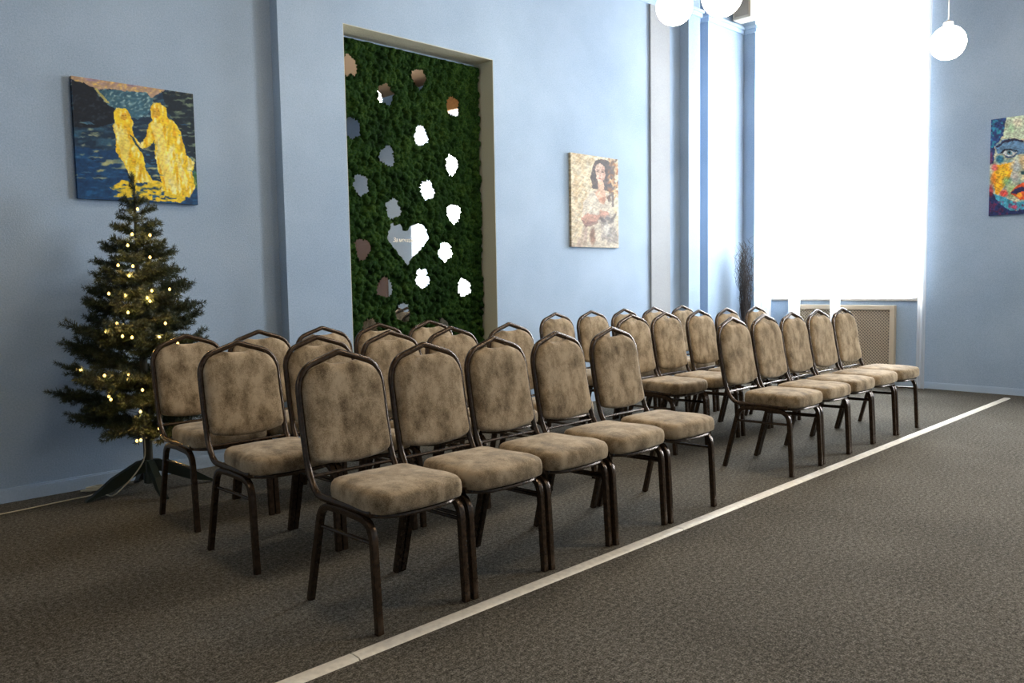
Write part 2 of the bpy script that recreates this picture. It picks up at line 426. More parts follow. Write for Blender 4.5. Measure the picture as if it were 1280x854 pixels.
for (b_, r), (y, xsr) in ROWS.items():
    for i, x in enumerate(xsr):
        o = chair0 if first else copy_tree(chair0); first = False
        rz = math.radians(yaws.get((b_, r, i), random.uniform(-.5, .5) if (b_, r) != ('L', 0) else 0))
        ap = Vector((x, y+.5157+STAG.get((b_, r, i), 0), 0)); off = Matrix.Rotation(rz, 3, 'Z') @ Vector((0, .5157, 0))
        o.location = ap-off; o.rotation_euler = (0, 0, rz)
        tag(o, 'brown velvet banquet chair, %s in the %s row of the %s' % (POS[i], ROWN[r], BL[b_]), 'chair', 'banquet chairs in rows')

# ------------------------------------------------------------------ moss panel in the niche
def un(u, v, ax, val):
    d = fw+right*((u-640)/F)-upv*((v-427)/F); o = Vector((0, 0, CAMH))
    i = 'XYZ'.index(ax); return o+d*((val-o[i])/d[i])
moss = thing('moss_panel', 'green preserved moss panel with jagged mirrors set in the wall niche', 'wall decoration', ((NX0+NX1)/2, 5.26, 0))
ox, oy = (NX0+NX1)/2, 5.26
m = MB(); m.box(NX0+.006-ox, NX1-.006-ox, -.045, -.0005, .02, NZ-.03); m.build('backing', M['backing'], moss, smooth=False)
rng = np.random.default_rng(3)
W_, H_ = NX1-NX0-.016, NZ-.06
nx, ny = 230, 470
gx = np.linspace(0, W_, nx); gz = np.linspace(0, H_, ny)
GX, GZ = np.meshgrid(gx, gz); Hh = np.zeros_like(GX)
nb = 5200
bx, bz, br = rng.uniform(0, W_, nb), rng.uniform(0, H_, nb), rng.uniform(.014, .030, nb); bo = rng.uniform(0, .012, nb)
sx, sz = W_/(nx-1), H_/(ny-1)
for cx_, cz_, r_, o_ in zip(bx, bz, br, bo):
    i0, i1 = max(0, int((cx_-r_)/sx)), min(nx, int((cx_+r_)/sx)+2); j0, j1 = max(0, int((cz_-r_)/sz)), min(ny, int((cz_+r_)/sz)+2)
    d2 = (GX[j0:j1, i0:i1]-cx_)**2+(GZ[j0:j1, i0:i1]-cz_)**2
    hh = np.where(d2 < r_*r_, np.sqrt(np.maximum(r_*r_-d2, 0))*1.15+o_, 0)
    Hh[j0:j1, i0:i1] = np.maximum(Hh[j0:j1, i0:i1], hh)
Hh += rng.uniform(0, .004, Hh.shape)
edge = np.minimum(np.minimum(GX, W_-GX), np.minimum(GZ, H_-GZ))
Hh *= np.clip(edge/.012, .0, 1)**.5
MIRR = []   # jagged outlines in panel coordinates
def jag(cx, cz, a, b_, seed):
    rr = random.Random(seed); k = 18; pts = []
    ph = rr.uniform(0, 6); lob = rr.choice([3, 4, 5])
    for i in range(k*2):
        an = 2*PI*i/(k*2)
        q = 1+.10*math.sin(lob*an+ph)+(.09 if i % 2 else -.09)*rr.uniform(.2, 1.4)+rr.uniform(-.06, .06)
        pts.append((cx+a*q*math.cos(an), cz+b_*q*math.sin(an)))
    return pts
MP = 5.195
spots = [(436, 82), (482, 118), (524, 98), (566, 133), (440, 160), (526, 170), (484, 195), (451, 231), (565, 206), (534, 238), (491, 261),
         (567, 267), (453, 311), (556, 315), (528, 348), (481, 360), (580, 360), (504, 391), (463, 411), (553, 410)]
for i, uv in enumerate(spots):
    p = un(*uv, 'Y', MP); MIRR.append(('mirror', jag(p.x, p.z, .072, .080, i+20)))
hp = [(483, 290), (487, 288), (488, 280), (493, 278), (494, 282), (497, 281), (500, 280), (502, 283), (503, 286), (506, 289), (510, 288), (512, 283), (515, 282), (519, 281), (522, 279.5), (527, 280.5), (530, 283),
      (532, 286), (534, 287.5), (533, 291), (535, 295), (536, 298), (533, 302), (530, 306), (530, 309), (527, 308.5), (526, 312), (523, 315), (520, 318), (516, 322), (513, 326), (512, 329), (509.5, 332),
      (506, 328), (502, 322), (498, 318), (495, 313), (491, 309), (488, 305), (485, 300), (484, 297), (485, 293)]
MIRR.append(('heart_mirror', [(lambda p: (p.x, p.z))(un(u, v, 'Y', MP)) for u, v in hp]))
# clear the moss behind every mirror so the glass sits in a hollow
def inside(px, pz, poly):
    ins = np.zeros(px.shape, bool); n = len(poly)
    for i in range(n):
        x1, z1 = poly[i]; x2, z2 = poly[(i+1) % n]
        if z1 == z2: continue
        c = (z1 > pz) != (z2 > pz); ins ^= c & (px < (x2-x1)*(pz-z1)/(z2-z1)+x1)
    return ins
WX, WZ = GX+NX0+.008, GZ+.03
for nm, poly in MIRR: Hh[inside(WX, WZ, poly)] = 0
vv = np.stack([WX-ox, -.045-Hh, WZ], -1).reshape(-1, 3)
idx = np.arange(nx*ny).reshape(ny, nx)
ff = np.stack([idx[:-1, :-1], idx[:-1, 1:], idx[1:, 1:], idx[1:, :-1]], -1).reshape(-1, 4)
me = bpy.data.meshes.new('moss'); me.from_pydata(vv.tolist(), [], ff.tolist()); me.materials.append(M['moss'])
for p in me.polygons: p.use_smooth = True
mo = bpy.data.objects.new('moss', me); COL.objects.link(mo); mo.parent = moss; mo['kind'] = 'stuff'
for nm, poly in MIRR:
    m = MB()
    ra = [(x-ox, MP-oy+.012, z) for x, z in poly]; rb_ = [(x-ox, MP-oy, z) for x, z in poly]
    m.rings([ra, rb_]); o = m.build(nm, M['mirror'], moss, smooth=False)
    if nm == 'heart_mirror':
        o['label'] = 'large heart shaped mirror with small cream lettering'
        cu = bpy.data.curves.new('lettering', 'FONT'); cu.body = 'За мечтой'; cu.size = .062; cu.extrude = .0008; cu.shear = .25; cu.space_character = .92
        to = bpy.data.objects.new('tmp', cu); COL.objects.link(to)
        bpy.context.view_layer.update()
        me = bpy.data.meshes.new_from_object(to.evaluated_get(bpy.context.evaluated_depsgraph_get())); me.name = 'lettering'
        bpy.data.objects.remove(to)
        wd = max(v.co.x for v in me.vertices)
        p0 = un(491.0, 300.6, 'Y', MP); p1 = un(516.5, 301.5, 'Y', MP); s = (p1.x-p0.x)/wd
        for v in me.vertices: v.co = Vector((p0.x-ox+v.co.x*s, MP-oy-.0015-v.co.z, p0.z-.012+v.co.y*s*1.15))
        me.materials.clear(); me.materials.append(M['letter'])
        lo = bpy.data.objects.new('lettering', me); COL.objects.link(lo); lo.parent = o

# ------------------------------------------------------------------ paintings (colours computed per grid point, stored on the canvas)
def pnoise(x, y, s, seed):
    # smooth value noise on arrays
    r = np.random.default_rng(seed); T = r.uniform(0, 1, (64, 64)); X = x*s; Y = y*s
    xi = np.floor(X).astype(int); yi = np.floor(Y).astype(int); fx = X-xi; fy = Y-yi
    fx = fx*fx*(3-2*fx); fy = fy*fy*(3-2*fy); g = lambda a, b: T[b % 64, a % 64]
    return (g(xi, yi)*(1-fx)+g(xi+1, yi)*fx)*(1-fy)+(g(xi, yi+1)*(1-fx)+g(xi+1, yi+1)*fx)*fy
class Paint:
    def __init__(s, n, mm, quad, warp):
        u = np.linspace(0, 1, n); v = np.linspace(0, 1, mm); s.u, s.v = np.meshgrid(u, v)   # v down
        (ax, ay), (bx_, by), (cx, cy), (dx, dy) = quad          # TL TR BL BR
        U, V = s.u, s.v
        s.x = (ax*(1-U)+bx_*U)*(1-V)+(cx*(1-U)+dx*U)*V
        s.y = (ay*(1-U)+by*U)*(1-V)+(cy*(1-U)+dy*U)*V
        s.x0, s.y0 = s.x, s.y
        s.x = s.x+warp*(pnoise(s.x0, s.y0, .09, 1)-.5)+warp*(pnoise(s.x0, s.y0, .03, 11)-.5)
        s.y = s.y+warp*(pnoise(s.x0, s.y0, .09, 2)-.5)+warp*(pnoise(s.x0, s.y0, .03, 12)-.5)
        s.c = np.zeros(U.shape+(3,))
    def poly(s, pts, col, a=1, mod=None):
        k = inside(s.x, s.y, pts).astype(float)*a
        if mod is not None: k = k*mod
        s.c = s.c*(1-k[..., None])+np.array(col, float)*k[..., None]
    def blob(s, cx, cy, rx, ry, col, a=1, soft=.35, rot=0, mod=None):
        ca, sa = math.cos(rot), math.sin(rot); X = s.x-cx; Y = s.y-cy
        d = np.sqrt(((X*ca+Y*sa)/rx)**2+((-X*sa+Y*ca)/ry)**2); k = np.clip((1-d)/soft, 0, 1)*a
        if mod is not None: k = k*mod
        s.c = s.c*(1-k[..., None])+np.array(col, float)*k[..., None]
    def mix(s, mask, col):
        k = np.clip(mask, 0, 1); s.c = s.c*(1-k[..., None])+np.array(col, float)*k[..., None]
nt = NT('oil_paint_on_canvas')
at = nt.n('ShaderNodeVertexColor'); at.layer_name = 'paint'
b = nt.bsdf(at.outputs[0], .55); b.inputs['Specular IOR Level'].default_value = .3
nt.bump(b, noise_of(nt, 140, 3), .3, .002); M['paint'] = nt.m
def canvas(name, label, P, origin, udir, w, h, ndir, depth=.028, strokes=.35, gain=1.):
    # visible brush strokes: two directions of streaked lightness
    b1 = pnoise(P.x0*1.0+P.y0*.6, P.y0*.3-P.x0*.12, .11, 71); b2 = pnoise(P.x0*.35, P.y0*1.1-P.x0*.3, .13, 72); b3 = pnoise(P.x0, P.y0, .2, 73)
    P.c = P.c*gain*(1+strokes*((b1-.5)+(b2-.5)+.6*(b3-.5)))[..., None]
    o = origin; ny_, nx_ = P.u.shape; vs = []; cols = []
    for j in range(ny_):
        for i in range(nx_):
            vs.append(Vector(udir)*(P.u[j, i]*w-w/2)+Vector((0, 0, 1))*(h/2-P.v[j, i]*h)+Vector(ndir)*depth)
            cols.append(P.c[j, i])
    fs = [(j*nx_+i, (j+1)*nx_+i, (j+1)*nx_+i+1, j*nx_+i+1) for j in range(ny_-1) for i in range(nx_-1)]
    border = [i for i in range(nx_)]+[j*nx_+nx_-1 for j in range(1, ny_)]+[(ny_-1)*nx_+i for i in range(nx_-2, -1, -1)]+[j*nx_ for j in range(ny_-2, 0, -1)]
    base = len(vs)
    for k in border: vs.append(vs[k]-Vector(ndir)*depth); cols.append(cols[k]*.9)
    L = len(border)
    for k in range(L): fs.append((border[k], border[(k+1) % L], base+(k+1) % L, base+k))
    fs.append(tuple(base+k for k in range(L)))
    me = bpy.data.meshes.new(name); me.from_pydata([tuple(v) for v in vs], [], fs); me.materials.append(M['paint'])
    ca = me.color_attributes.new('paint', 'FLOAT_COLOR', 'POINT')
    arr = np.ones((len(vs), 4)); c = np.clip(np.array(cols)/255, 0, 1); arr[:, :3] = np.where(c > .04045, ((c+.055)/1.055)**2.4, c/12.92)
    ca.data.foreach_set('color', arr.ravel().astype(np.float32))
    bm = bmesh.new(); bm.from_mesh(me); bmesh.ops.recalc_face_normals(bm, faces=bm.faces); bm.to_mesh(me); bm.free()
    ob = bpy.data.objects.new(name, me); COL.objects.link(ob); ob.location = origin
    return tag(ob, label, 'painting')

# painting: two golden figures beside a dark sea
P = Paint(190, 190, [(40, 28), (765, 128), (92, 755), (800, 785)], 7)
P.c[:] = (22, 48, 72)
st = pnoise(P.x*.35+P.y*.25, P.y*1.3, .05, 5); st2 = pnoise(P.x*.3, P.y, .09, 6)
P.mix((st-.45)*2.2, (48, 88, 112)); P.mix((st2-.66)*3.5, (140, 150, 130))
P.poly([(0, 440), (300, 470), (330, 560), (400, 650), (560, 650), (900, 640), (900, 900), (0, 900)], (14, 62, 108), .85); P.mix(np.where(P.y > 480, (st2-.52)*2, 0), (25, 90, 140))
P.mix(np.where((P.y > 470) & (P.y < 640), (st-.72)*5, 0), (170, 175, 130))
P.poly([(190, 110), (360, 100), (520, 130), (500, 230), (420, 280), (330, 240), (240, 190)], (62, 108, 128), .8); 
dg = pnoise(P.x+P.y*.7, P.y-P.x*.2, .07, 9); P.mix(np.where((P.x > 190) & (P.x < 500) & (P.y < 260) & (P.y > 100), (dg-.55)*3, 0), (150, 185, 190))
P.poly([(30, 20), (600, 95), (560, 120), (500, 155), (470, 120), (360, 115), (270, 100), (180, 105), (110, 75), (40, 45)], (178, 150, 128)); P.mix(np.where(P.y < 75+.1*P.x, (dg-.5)*2.5, 0), (225, 190, 110)); P.mix(np.where(P.y < 62+.07*P.x, (st2-.5)*2, 0), (140, 120, 160))
P.poly([(42, 50), (110, 72), (165, 100), (190, 140), (235, 190), (290, 215), (280, 300), (200, 330), (60, 330)], (14, 24, 38), .93); P.mix(np.where((P.x < 260) & (P.y > 120) & (P.y < 330), (dg-.62)*2, 0), (48, 66, 82))
P.poly([(170, 105), (235, 185), (260, 190), (215, 140), (185, 100)], (200, 190, 110), .9)
P.poly([(560, 110), (770, 130), (790, 520), (740, 490), (700, 380), (640, 280), (600, 230)], (18, 34, 46), .8); P.mix(np.where((P.x > 560) & (P.y < 500), (st2-.66)*4, 0), (110, 130, 110))
Yl, Yh, Ys = (248, 212, 50), (253, 240, 160), (226, 170, 30)
br = pnoise(P.x*1.2, P.y*.35, .07, 21)
for poly in ([(262, 690), (330, 645), (420, 630), (560, 650), (760, 710), (690, 772), (520, 765), (400, 745), (285, 742), (330, 710)],):
    P.poly(poly, Yl, .95, np.clip((pnoise(P.x*.4, P.y, .10, 31)-.25)*4, 0, 1))
figL = [(280, 240), (298, 212), (345, 212), (370, 235), (384, 280), (398, 300), (385, 330), (405, 385), (440, 425), (455, 440), (440, 450), (405, 425), (380, 385), (420, 440), (452, 490), (470, 570), (500, 620), (520, 655), (400, 655), (370, 600), (330, 520), (295, 470), (302, 400), (276, 320), (288, 300)]
figR = [(495, 205), (520, 180), (562, 185), (592, 215), (608, 270), (645, 290), (682, 350), (702, 420), (722, 490), (775, 530), (762, 590), (792, 665), (745, 742), (560, 705), (572, 650), (545, 580), (525, 480), (520, 400), (490, 440), (450, 456), (428, 436), (470, 390), (488, 310), (512, 285), (495, 240)]
for fg in (figL, figR): P.poly(fg, Yl)
both = (inside(P.x, P.y, figL) | inside(P.x, P.y, figR)).astype(float)
P.mix(both*(br-.55)*3, Yh); P.mix(both*(.40-br)*3, Ys)
P.poly([(500, 300), (560, 300), (590, 420), (640, 600), (690, 700), (600, 690), (560, 560), (530, 420)], Yh, .55); P.poly([(300, 330), (350, 330), (380, 430), (360, 560), (330, 500), (310, 420)], Yh, .5); P.poly([(640, 450), (690, 540), (740, 640), (730, 700), (680, 600)], (250, 240, 170), .6)
P.poly([(512, 215), (545, 212), (556, 245), (540, 275), (515, 262)], (226, 170, 50), .8); P.poly([(325, 240), (352, 238), (360, 270), (340, 290), (325, 275)], (226, 168, 48), .8)
for ex, ey in ((520, 232), (543, 230), (334, 256), (350, 254)): P.blob(ex, ey, 7, 4, (150, 95, 25), .8)
P.blob(530, 262, 9, 4, (170, 90, 30), .7); P.blob(343, 282, 7, 3, (170, 90, 30), .7)
P.poly([(372, 365), (395, 385), (440, 450), (455, 490), (440, 470), (400, 415)], (25, 60, 85), .9)
P.poly([(765, 560), (800, 600), (800, 700), (775, 660)], (70, 120, 60), .7)
for k_ in range(60):
    rr_ = random.Random(k_+500); y_ = rr_.uniform(300, 640); x_ = rr_.uniform(60, 780)
    if (both[np.unravel_index(np.argmin((P.x-x_)**2+(P.y-y_)**2), P.x.shape)] == 0): P.blob(x_, y_, rr_.uniform(14, 42), rr_.uniform(2.5, 5), rr_.choice([(120, 150, 150), (160, 168, 130), (40, 96, 140), (14, 30, 52), (70, 120, 150)]), .75, .5, rr_.uniform(-.1, .2))
XP0, XP1, ZP0, ZP1 = 1.4544, 2.1557, 1.7071, 2.4021
canvas('canvas_picture', 'square painting of two golden figures holding hands, above the fir tree', P, ((XP0+XP1)/2, YA-.002, (ZP0+ZP1)/2), (1, 0, 0), XP1-XP0, ZP1-ZP0, (0, -1, 0), strokes=.16)

# painting: pale portrait of a dark haired woman
P = Paint(110, 150, [(85, 68), (440, 112), (100, 790), (455, 790)], 7)
P.c[:] = (226, 214, 184); n1 = pnoise(P.x, P.y*.4, .04, 41); n2 = pnoise(P.x, P.y, .08, 42)
P.mix((n1-.5)*2, (208, 180, 138)); P.mix(np.where(P.x < 200, (n2-.4)*1.6, 0), (196, 164, 116)); P.mix((n2-.62)*2, (242, 236, 214))
P.mix(np.where(P.y > 580, (n1-.2)*1.2, 0)*np.where(P.x < 240, 1, 0), (182, 162, 152))
P.blob(410, 200, 50, 90, (172, 120, 70), .8, .5, mod=np.clip((n2-.35)*4, 0, 1)); P.blob(410, 320, 45, 90, (190, 130, 70), .8, .5, mod=np.clip((n2-.35)*4, 0, 1)); P.blob(395, 230, 26, 110, (70, 56, 52), .75, .5)
P.poly([(180, 440), (240, 360), (290, 345), (400, 390), (405, 480), (445, 640), (452, 790), (215, 790), (232, 620), (170, 560)], (214, 202, 182)); 
P.mix(inside(P.x, P.y, [(180, 440), (240, 360), (290, 345), (330, 420), (290, 540), (190, 540)])*(n2-.3), (238, 232, 216))
hair = [(250, 150), (290, 112), (342, 112), (385, 145), (402, 215), (392, 290), (405, 350), (385, 372), (350, 350), (330, 360), (290, 340), (243, 338), (232, 250)]
P.poly(hair, (66, 56, 58)); P.mix(inside(P.x, P.y, hair)*(n2-.5)*2, (120, 96, 84))
for k_ in range(46):
    rr_ = random.Random(k_+300); P.blob(rr_.uniform(362, 450), rr_.uniform(110, 420), rr_.uniform(6, 12), rr_.uniform(16, 34), rr_.choice([(150, 92, 48), (190, 132, 80), (104, 70, 50), (226, 190, 140), (84, 66, 58)]), .8, .5, rr_.uniform(-.9, .9))
P.poly([(388, 360), (410, 360), (414, 475), (398, 475)], (76, 62, 60), .8)
P.poly([(268, 165), (300, 145), (335, 170), (340, 240), (322, 288), (298, 296), (276, 262)], (224, 190, 170)); P.poly([(318, 160), (340, 180), (338, 260), (318, 290)], (196, 152, 134), .7)
P.poly([(285, 285), (325, 285), (335, 345), (350, 400), (335, 460), (300, 440), (262, 365), (290, 345)], (222, 180, 152)); P.poly([(300, 420), (345, 390), (335, 450)], (186, 120, 92), .7)
for ex in (288, 322): P.blob(ex, 208, 13, 6, (70, 50, 48)); P.blob(ex, 194, 15, 4, (80, 60, 56), .8)
P.blob(303, 240, 6, 16, (190, 140, 120), .6); P.blob(303, 264, 13, 5, (160, 70, 66), .9)
P.poly([(165, 565), (205, 528), (290, 540), (310, 500), (372, 512), (384, 545), (300, 575), (205, 622)], (196, 150, 130)); P.poly([(165, 570), (205, 600), (290, 580), (300, 600), (200, 640)], (120, 84, 78), .7)
P.poly([(310, 560), (390, 530), (450, 720), (450, 760), (320, 740)], (150, 142, 138), .75, np.clip(n2*1.7, 0, 1)); P.blob(350, 580, 70, 45, (96, 90, 94), .8, .6, mod=np.clip(n2*1.6, 0, 1)); P.poly([(310, 540), (345, 600), (330, 610), (300, 560)], (80, 70, 70), .7); P.blob(390, 680, 60, 70, (140, 136, 134), .7, .7, mod=np.clip(n2*1.5, 0, 1)); P.blob(250, 700, 30, 90, (134, 92, 70), .85, .5, mod=np.clip(n1*1.8, 0, 1)); P.blob(360, 650, 30, 60, (230, 226, 216), .7, .6); P.blob(410, 560, 14, 60, (70, 64, 66), .7, .5, .5)
canvas('canvas_picture', 'pale narrow portrait of a long haired woman in white, right of the moss niche', P, ((5.6288+6.3297)/2, YN-.002, (1.4961+2.3643)/2), (1, 0, 0), 6.3297-5.6288, 2.3643-1.4961, (0, -1, 0), strokes=.3, gain=.84)

# painting: colourful close-up face, cut by the picture's right edge
kx = 247/.27*.92
P = Paint(170, 170, [(95, 105), (95+kx, 12), (90, 800), (90+kx, 745)], 7)
n1 = pnoise(P.x*.7, P.y, .03, 51); n2 = pnoise(P.x, P.y, .06, 52)
P.c[:] = (180, 190, 170); P.mix((n1-.45)*2, (120, 160, 160)); P.mix((n2-.55)*2.5, (225, 205, 160))
P.poly([(60, 60), (230, 90), (205, 160), (180, 230), (130, 300), (120, 420), (60, 430)], (36, 62, 120)); P.mix(inside(P.x, P.y, [(60, 60), (230, 90), (205, 160), (130, 300), (60, 330)])*(n2-.45)*2.5, (40, 140, 170))
P.poly([(210, 90), (420, 50), (420, 250), (270, 235), (190, 235)], (196, 214, 190)); P.blob(300, 130, 50, 45, (228, 222, 200), .8, .6); P.blob(250, 170, 40, 40, (150, 190, 150), .7, .7)
P.poly([(130, 300), (180, 255), (250, 240), (350, 255), (360, 350), (300, 360), (150, 350)], (92, 132, 172)); P.blob(170, 390, 45, 35, (30, 110, 150), .9, .5)
P.poly([(140, 430), (220, 420), (290, 400), (250, 520), (200, 600), (150, 660), (115, 520)], (240, 178, 40)); P.blob(185, 480, 50, 40, (246, 200, 50), .9, .5); P.blob(130, 450, 34, 34, (224, 104, 112), .85, .5); P.blob(120, 530, 28, 60, (228, 130, 40), .8, .5)
P.blob(225, 550, 45, 45, (120, 180, 130), .8, .6); P.blob(270, 620, 50, 60, (150, 190, 110), .7, .6); P.blob(205, 635, 40, 34, (232, 74, 70), .9, .5); P.blob(290, 440, 60, 60, (200, 206, 210), .8, .6); P.blob(290, 520, 40, 40, (200, 190, 200), .6, .6)
P.blob(340, 400, 30, 60, (220, 190, 140), .8, .6); P.blob(345, 485, 18, 16, (20, 70, 90), .95, .4)
P.poly([(60, 600), (130, 640), (180, 700), (300, 760), (420, 740), (420, 860), (60, 860)], (30, 50, 104)); P.poly([(130, 640), (200, 660), (290, 700), (380, 690), (380, 750), (260, 760), (170, 710)], (70, 160, 190)); P.blob(285, 735, 36, 18, (206, 60, 90), .85, .5); P.blob(105, 620, 22, 60, (160, 40, 60), .8, .5); P.mix(np.where(P.y > 690, (n2-.6)*2.5, 0), (120, 40, 90))
P.blob(100, 380, 20, 60, (130, 50, 90), .7, .5)
P.poly([(135, 305), (180, 262), (260, 240), (350, 254), (350, 268), (260, 258), (190, 278), (150, 310)], (30, 34, 66)); P.poly([(165, 345), (200, 318), (250, 312), (300, 330), (310, 345), (270, 325), (220, 328), (185, 348)], (24, 30, 50))
P.poly([(185, 348), (215, 330), (255, 326), (300, 345), (265, 368), (215, 366)], (206, 214, 216)); P.blob(243, 344, 24, 20, (84, 130, 150), 1, .3); P.blob(243, 344, 10, 9, (14, 20, 30), 1, .3); P.poly([(185, 350), (215, 366), (265, 368), (300, 346), (285, 376), (215, 378)], (34, 60, 110), .8)
P.poly([(255, 632), (300, 585), (340, 556), (420, 580), (500, 640), (420, 690), (330, 680)], (216, 84, 40)); P.poly([(255, 632), (300, 600), (345, 590), (420, 610), (345, 625), (300, 640)], (40, 40, 90)); P.blob(325, 648, 30, 20, (240, 180, 50), .9, .5)
P.blob(520, 345, 60, 24, (40, 60, 100), .9, .4); P.poly([(440, 254), (540, 240), (640, 280), (640, 296), (540, 262), (440, 270)], (30, 34, 66)); P.poly([(700, 60), (960, 60), (960, 860), (760, 860), (640, 700), (740, 400)], (40, 70, 130), .85); P.blob(620, 500, 80, 90, (236, 150, 60), .8, .6)
canvas('canvas_picture', 'multicoloured painting of a face with one eye showing, on the window wall', P, (XW-.002, 2.39-.46, (1.737+2.655)/2), (0, -1, 0), .92, .918, (-1, 0, 0))

# ------------------------------------------------------------------ fir tree
TX, TY = 1.655, 4.77
tree = thing('christmas_tree', 'small artificial green fir tree with lights standing by the left wall', 'christmas tree', (TX, TY, 0))
m = MB(); m.tube([(0, 0, .06), (.004, 0, .6), (-.004, .003, 1.2), (0, 0, 1.74)], [.027, .024, .014, .005], 10); m.build('trunk', M['tree_bark'], tree)
m = MB(); m.lathe([(.022, .05), (.03, .055), (.03, .17), (.024, .18)], n=16); m.build('stand_hub', M['stand'], tree)
for ang, L in ((178, .34), (352, .37), (268, .26), (85, .28)):
    a = math.radians(ang); d = Vector((math.cos(a), math.sin(a), 0)); w = Vector((-d.y, d.x, 0))*.018
    m = MB(); pr_ = [(.02, .19), (.06, .185), (L*.6, .11), (L-.04, .035), (L, .012)]
    rings = []
    for r_, z in pr_:
        p = d*r_; h = .07 if r_ < L-.06 else .02
        rings.append([p+w+Vector((0, 0, max(.001, z-h))), p-w+Vector((0, 0, max(.001, z-h))), p-w+Vector((0, 0, z)), p+w+Vector((0, 0, z))])
    m.rings(rings); m.build('stand_leg', M['stand'], tree, smooth=False)
def branch_mesh(L, seed, leader=False):
    rr = random.Random(seed); m = MB(); segs = []
    def stem(p0, d, L, r, depth):
        n = max(3, int(L/.035)); pts = [p0]; d = d.normalized()
        for i in range(n):
            d = (d+Vector((rr.uniform(-.06, .06), rr.uniform(-.06, .06), rr.uniform(-.04, .07)))).normalized(); pts.append(pts[-1]+d*(L/n))
        m.tube(pts, [r*(1-.6*i/n) for i in range(n+1)], 5, mi=1); segs.append(pts)
        return pts
    main = stem(Vector((0, 0, 0)), Vector((1, 0, .05)), L, .0035, 0)
    nt_ = max(2, int(L/.045))
    for i in range(nt_):
        f = (.22+.72*i/nt_)*(len(main)-1); k = int(f); p = main[k].lerp(main[min(k+1, len(main)-1)], f-k)
        for s in ((1, -1) if not leader else (1, -1, 2)):
            a = rr.uniform(.55, .95)*(s if abs(s) == 1 else 1)
            dz = rr.uniform(-.25, .45); tl = (L*.42*(1-.55*i/nt_)+.03)*rr.uniform(.75, 1.15)
            stem(p, Vector((math.cos(a), math.sin(a), dz)), tl, .002, 1)
    for pts in segs:
        for a, b_ in zip(pts, pts[1:]):
            d = (b_-a); ln = d.length; d.normalize()
            x = Vector((0, 0, 1)).cross(d)
            x = x.normalized() if x.length > .1 else Vector((1, 0, 0)); y = d.cross(x)
            for q in range(max(3, int(ln*1250))):
                p = a.lerp(b_, rr.random()); an = rr.uniform(0, 2*PI)
                o = x*math.cos(an)+y*math.sin(an); nd = (o+d*rr.uniform(.35, .9)).normalized(); nl = rr.uniform(.016, .027)
                w = nd.cross(Vector((rr.uniform(-1, 1), rr.uniform(-1, 1), rr.uniform(-1, 1))))
                if w.length < .1: continue
                w = w.normalized()*.0015
                m.add([p-w, p+w, p+nd*nl+w*.5, p+nd*nl-w*.5], [(0, 1, 2, 3)], 0)
    return m
protos = {}
for key, L in (('s', .13), ('m', .24), ('l', .36), ('x', .46)):
    for v in range(2 if key != 'x' else 3): protos[key, v] = (L, branch_mesh(L, hash(key+'q') % 7*0+ord(key)+v*17))
proto_o = {}
def radius(z): return float(np.interp(z, [.35, .5, .65, .8, 1.0, 1.25, 1.45, 1.6, 1.72], [.38, .40, .39, .36, .31, .22, .15, .10, .06]))
nbranch = 0
rr = random.Random(5)
tiers = [(.36, 6), (.41, 8), (.50, 9), (.60, 9), (.70, 9), (.80, 8), (.90, 8), (1.0, 8), (1.10, 7), (1.20, 7), (1.30, 6), (1.40, 6), (1.50, 5), (1.59, 4), (1.67, 3)]
for ti, (z, n) in enumerate(tiers):
    for k in range(n):
        a = 2*PI*(k+.5*(ti % 2)+rr.uniform(-.22, .22))/n+ti*.4
        R = radius(z)*rr.uniform(.86, 1.14); zz = z+rr.uniform(-.03, .03)
        dy = math.sin(a)
        if dy > 0: R = min(R, .30/max(dy, .05))
        if math.cos(a) > .5 and z < .75: R *= .8
        if ti == 0: R *= .55
        tilt = rr.uniform(.05, .35) if z > .7 else rr.uniform(-.12, .22)
        key = 's' if R < .17 else 'm' if R < .28 else 'l' if R < .40 else 'x'
        v = rr.randrange(2 if key != 'x' else 3); L, mb = protos[key, v]
        if (key, v) not in proto_o: o = mb.build('branch', [M['needle'], M['tree_bark']], tree, smooth=False); proto_o[key, v] = o
        else: o = proto_o[key, v].copy(); COL.objects.link(o)
        s = R/math.cos(tilt)/L
        o.location = (0, 0, zz); o.rotation_euler = Euler((rr.uniform(-.3, .3), -tilt, a), 'XYZ'); o.scale = (s, max(s, .9), max(s, .9))
        nbranch += 1
m = branch_mesh(.13, 91, True); o = m.build('tree_top', [M['needle'], M['tree_bark']], tree, smooth=False); o.location = (0, 0, 1.70); o.rotation_euler = (0, -PI/2, 0); o.scale = (1.05, .55, .55)

# light string
ls = thing('string_lights', 'warm fairy lights strung on the small fir tree, with pale floor cable', 'string lights', (TX, TY, 0))
bl = [(120+x/4.49, 210+y/4.49) for x, y in [(233, 232), (203, 373), (303, 378), (303, 502), (124, 547), (207, 552), (186, 605), (72, 706), (413, 682), (163, 716), (313, 690), (303, 748), (288, 730), (180, 812), (178, 435)]]
bl += [(60+x/3.285, 380+y/3.285) for x, y in [(283, 81), (237, 113), (306, 133), (345, 138), (457, 135), (482, 80), (134, 270), (232, 295), (332, 290), (388, 354), (250, 380), (258, 393), (380, 443), (365, 563), (381, 560), (457, 512), (533, 163)]]
pts = []; FAIRY = []
for u, v in bl:
    p = un(u, v, 'Y', TY)
    for _ in range(6):
        R = radius(min(1.72, max(.35, p.z))); dx = (p.x-TX); dep = math.sqrt(max(.0, (.97*R)**2-dx*dx))
        p = un(u, v, 'Y', TY-dep*.95)
    pts.append(p-Vector((TX, TY, 0)))
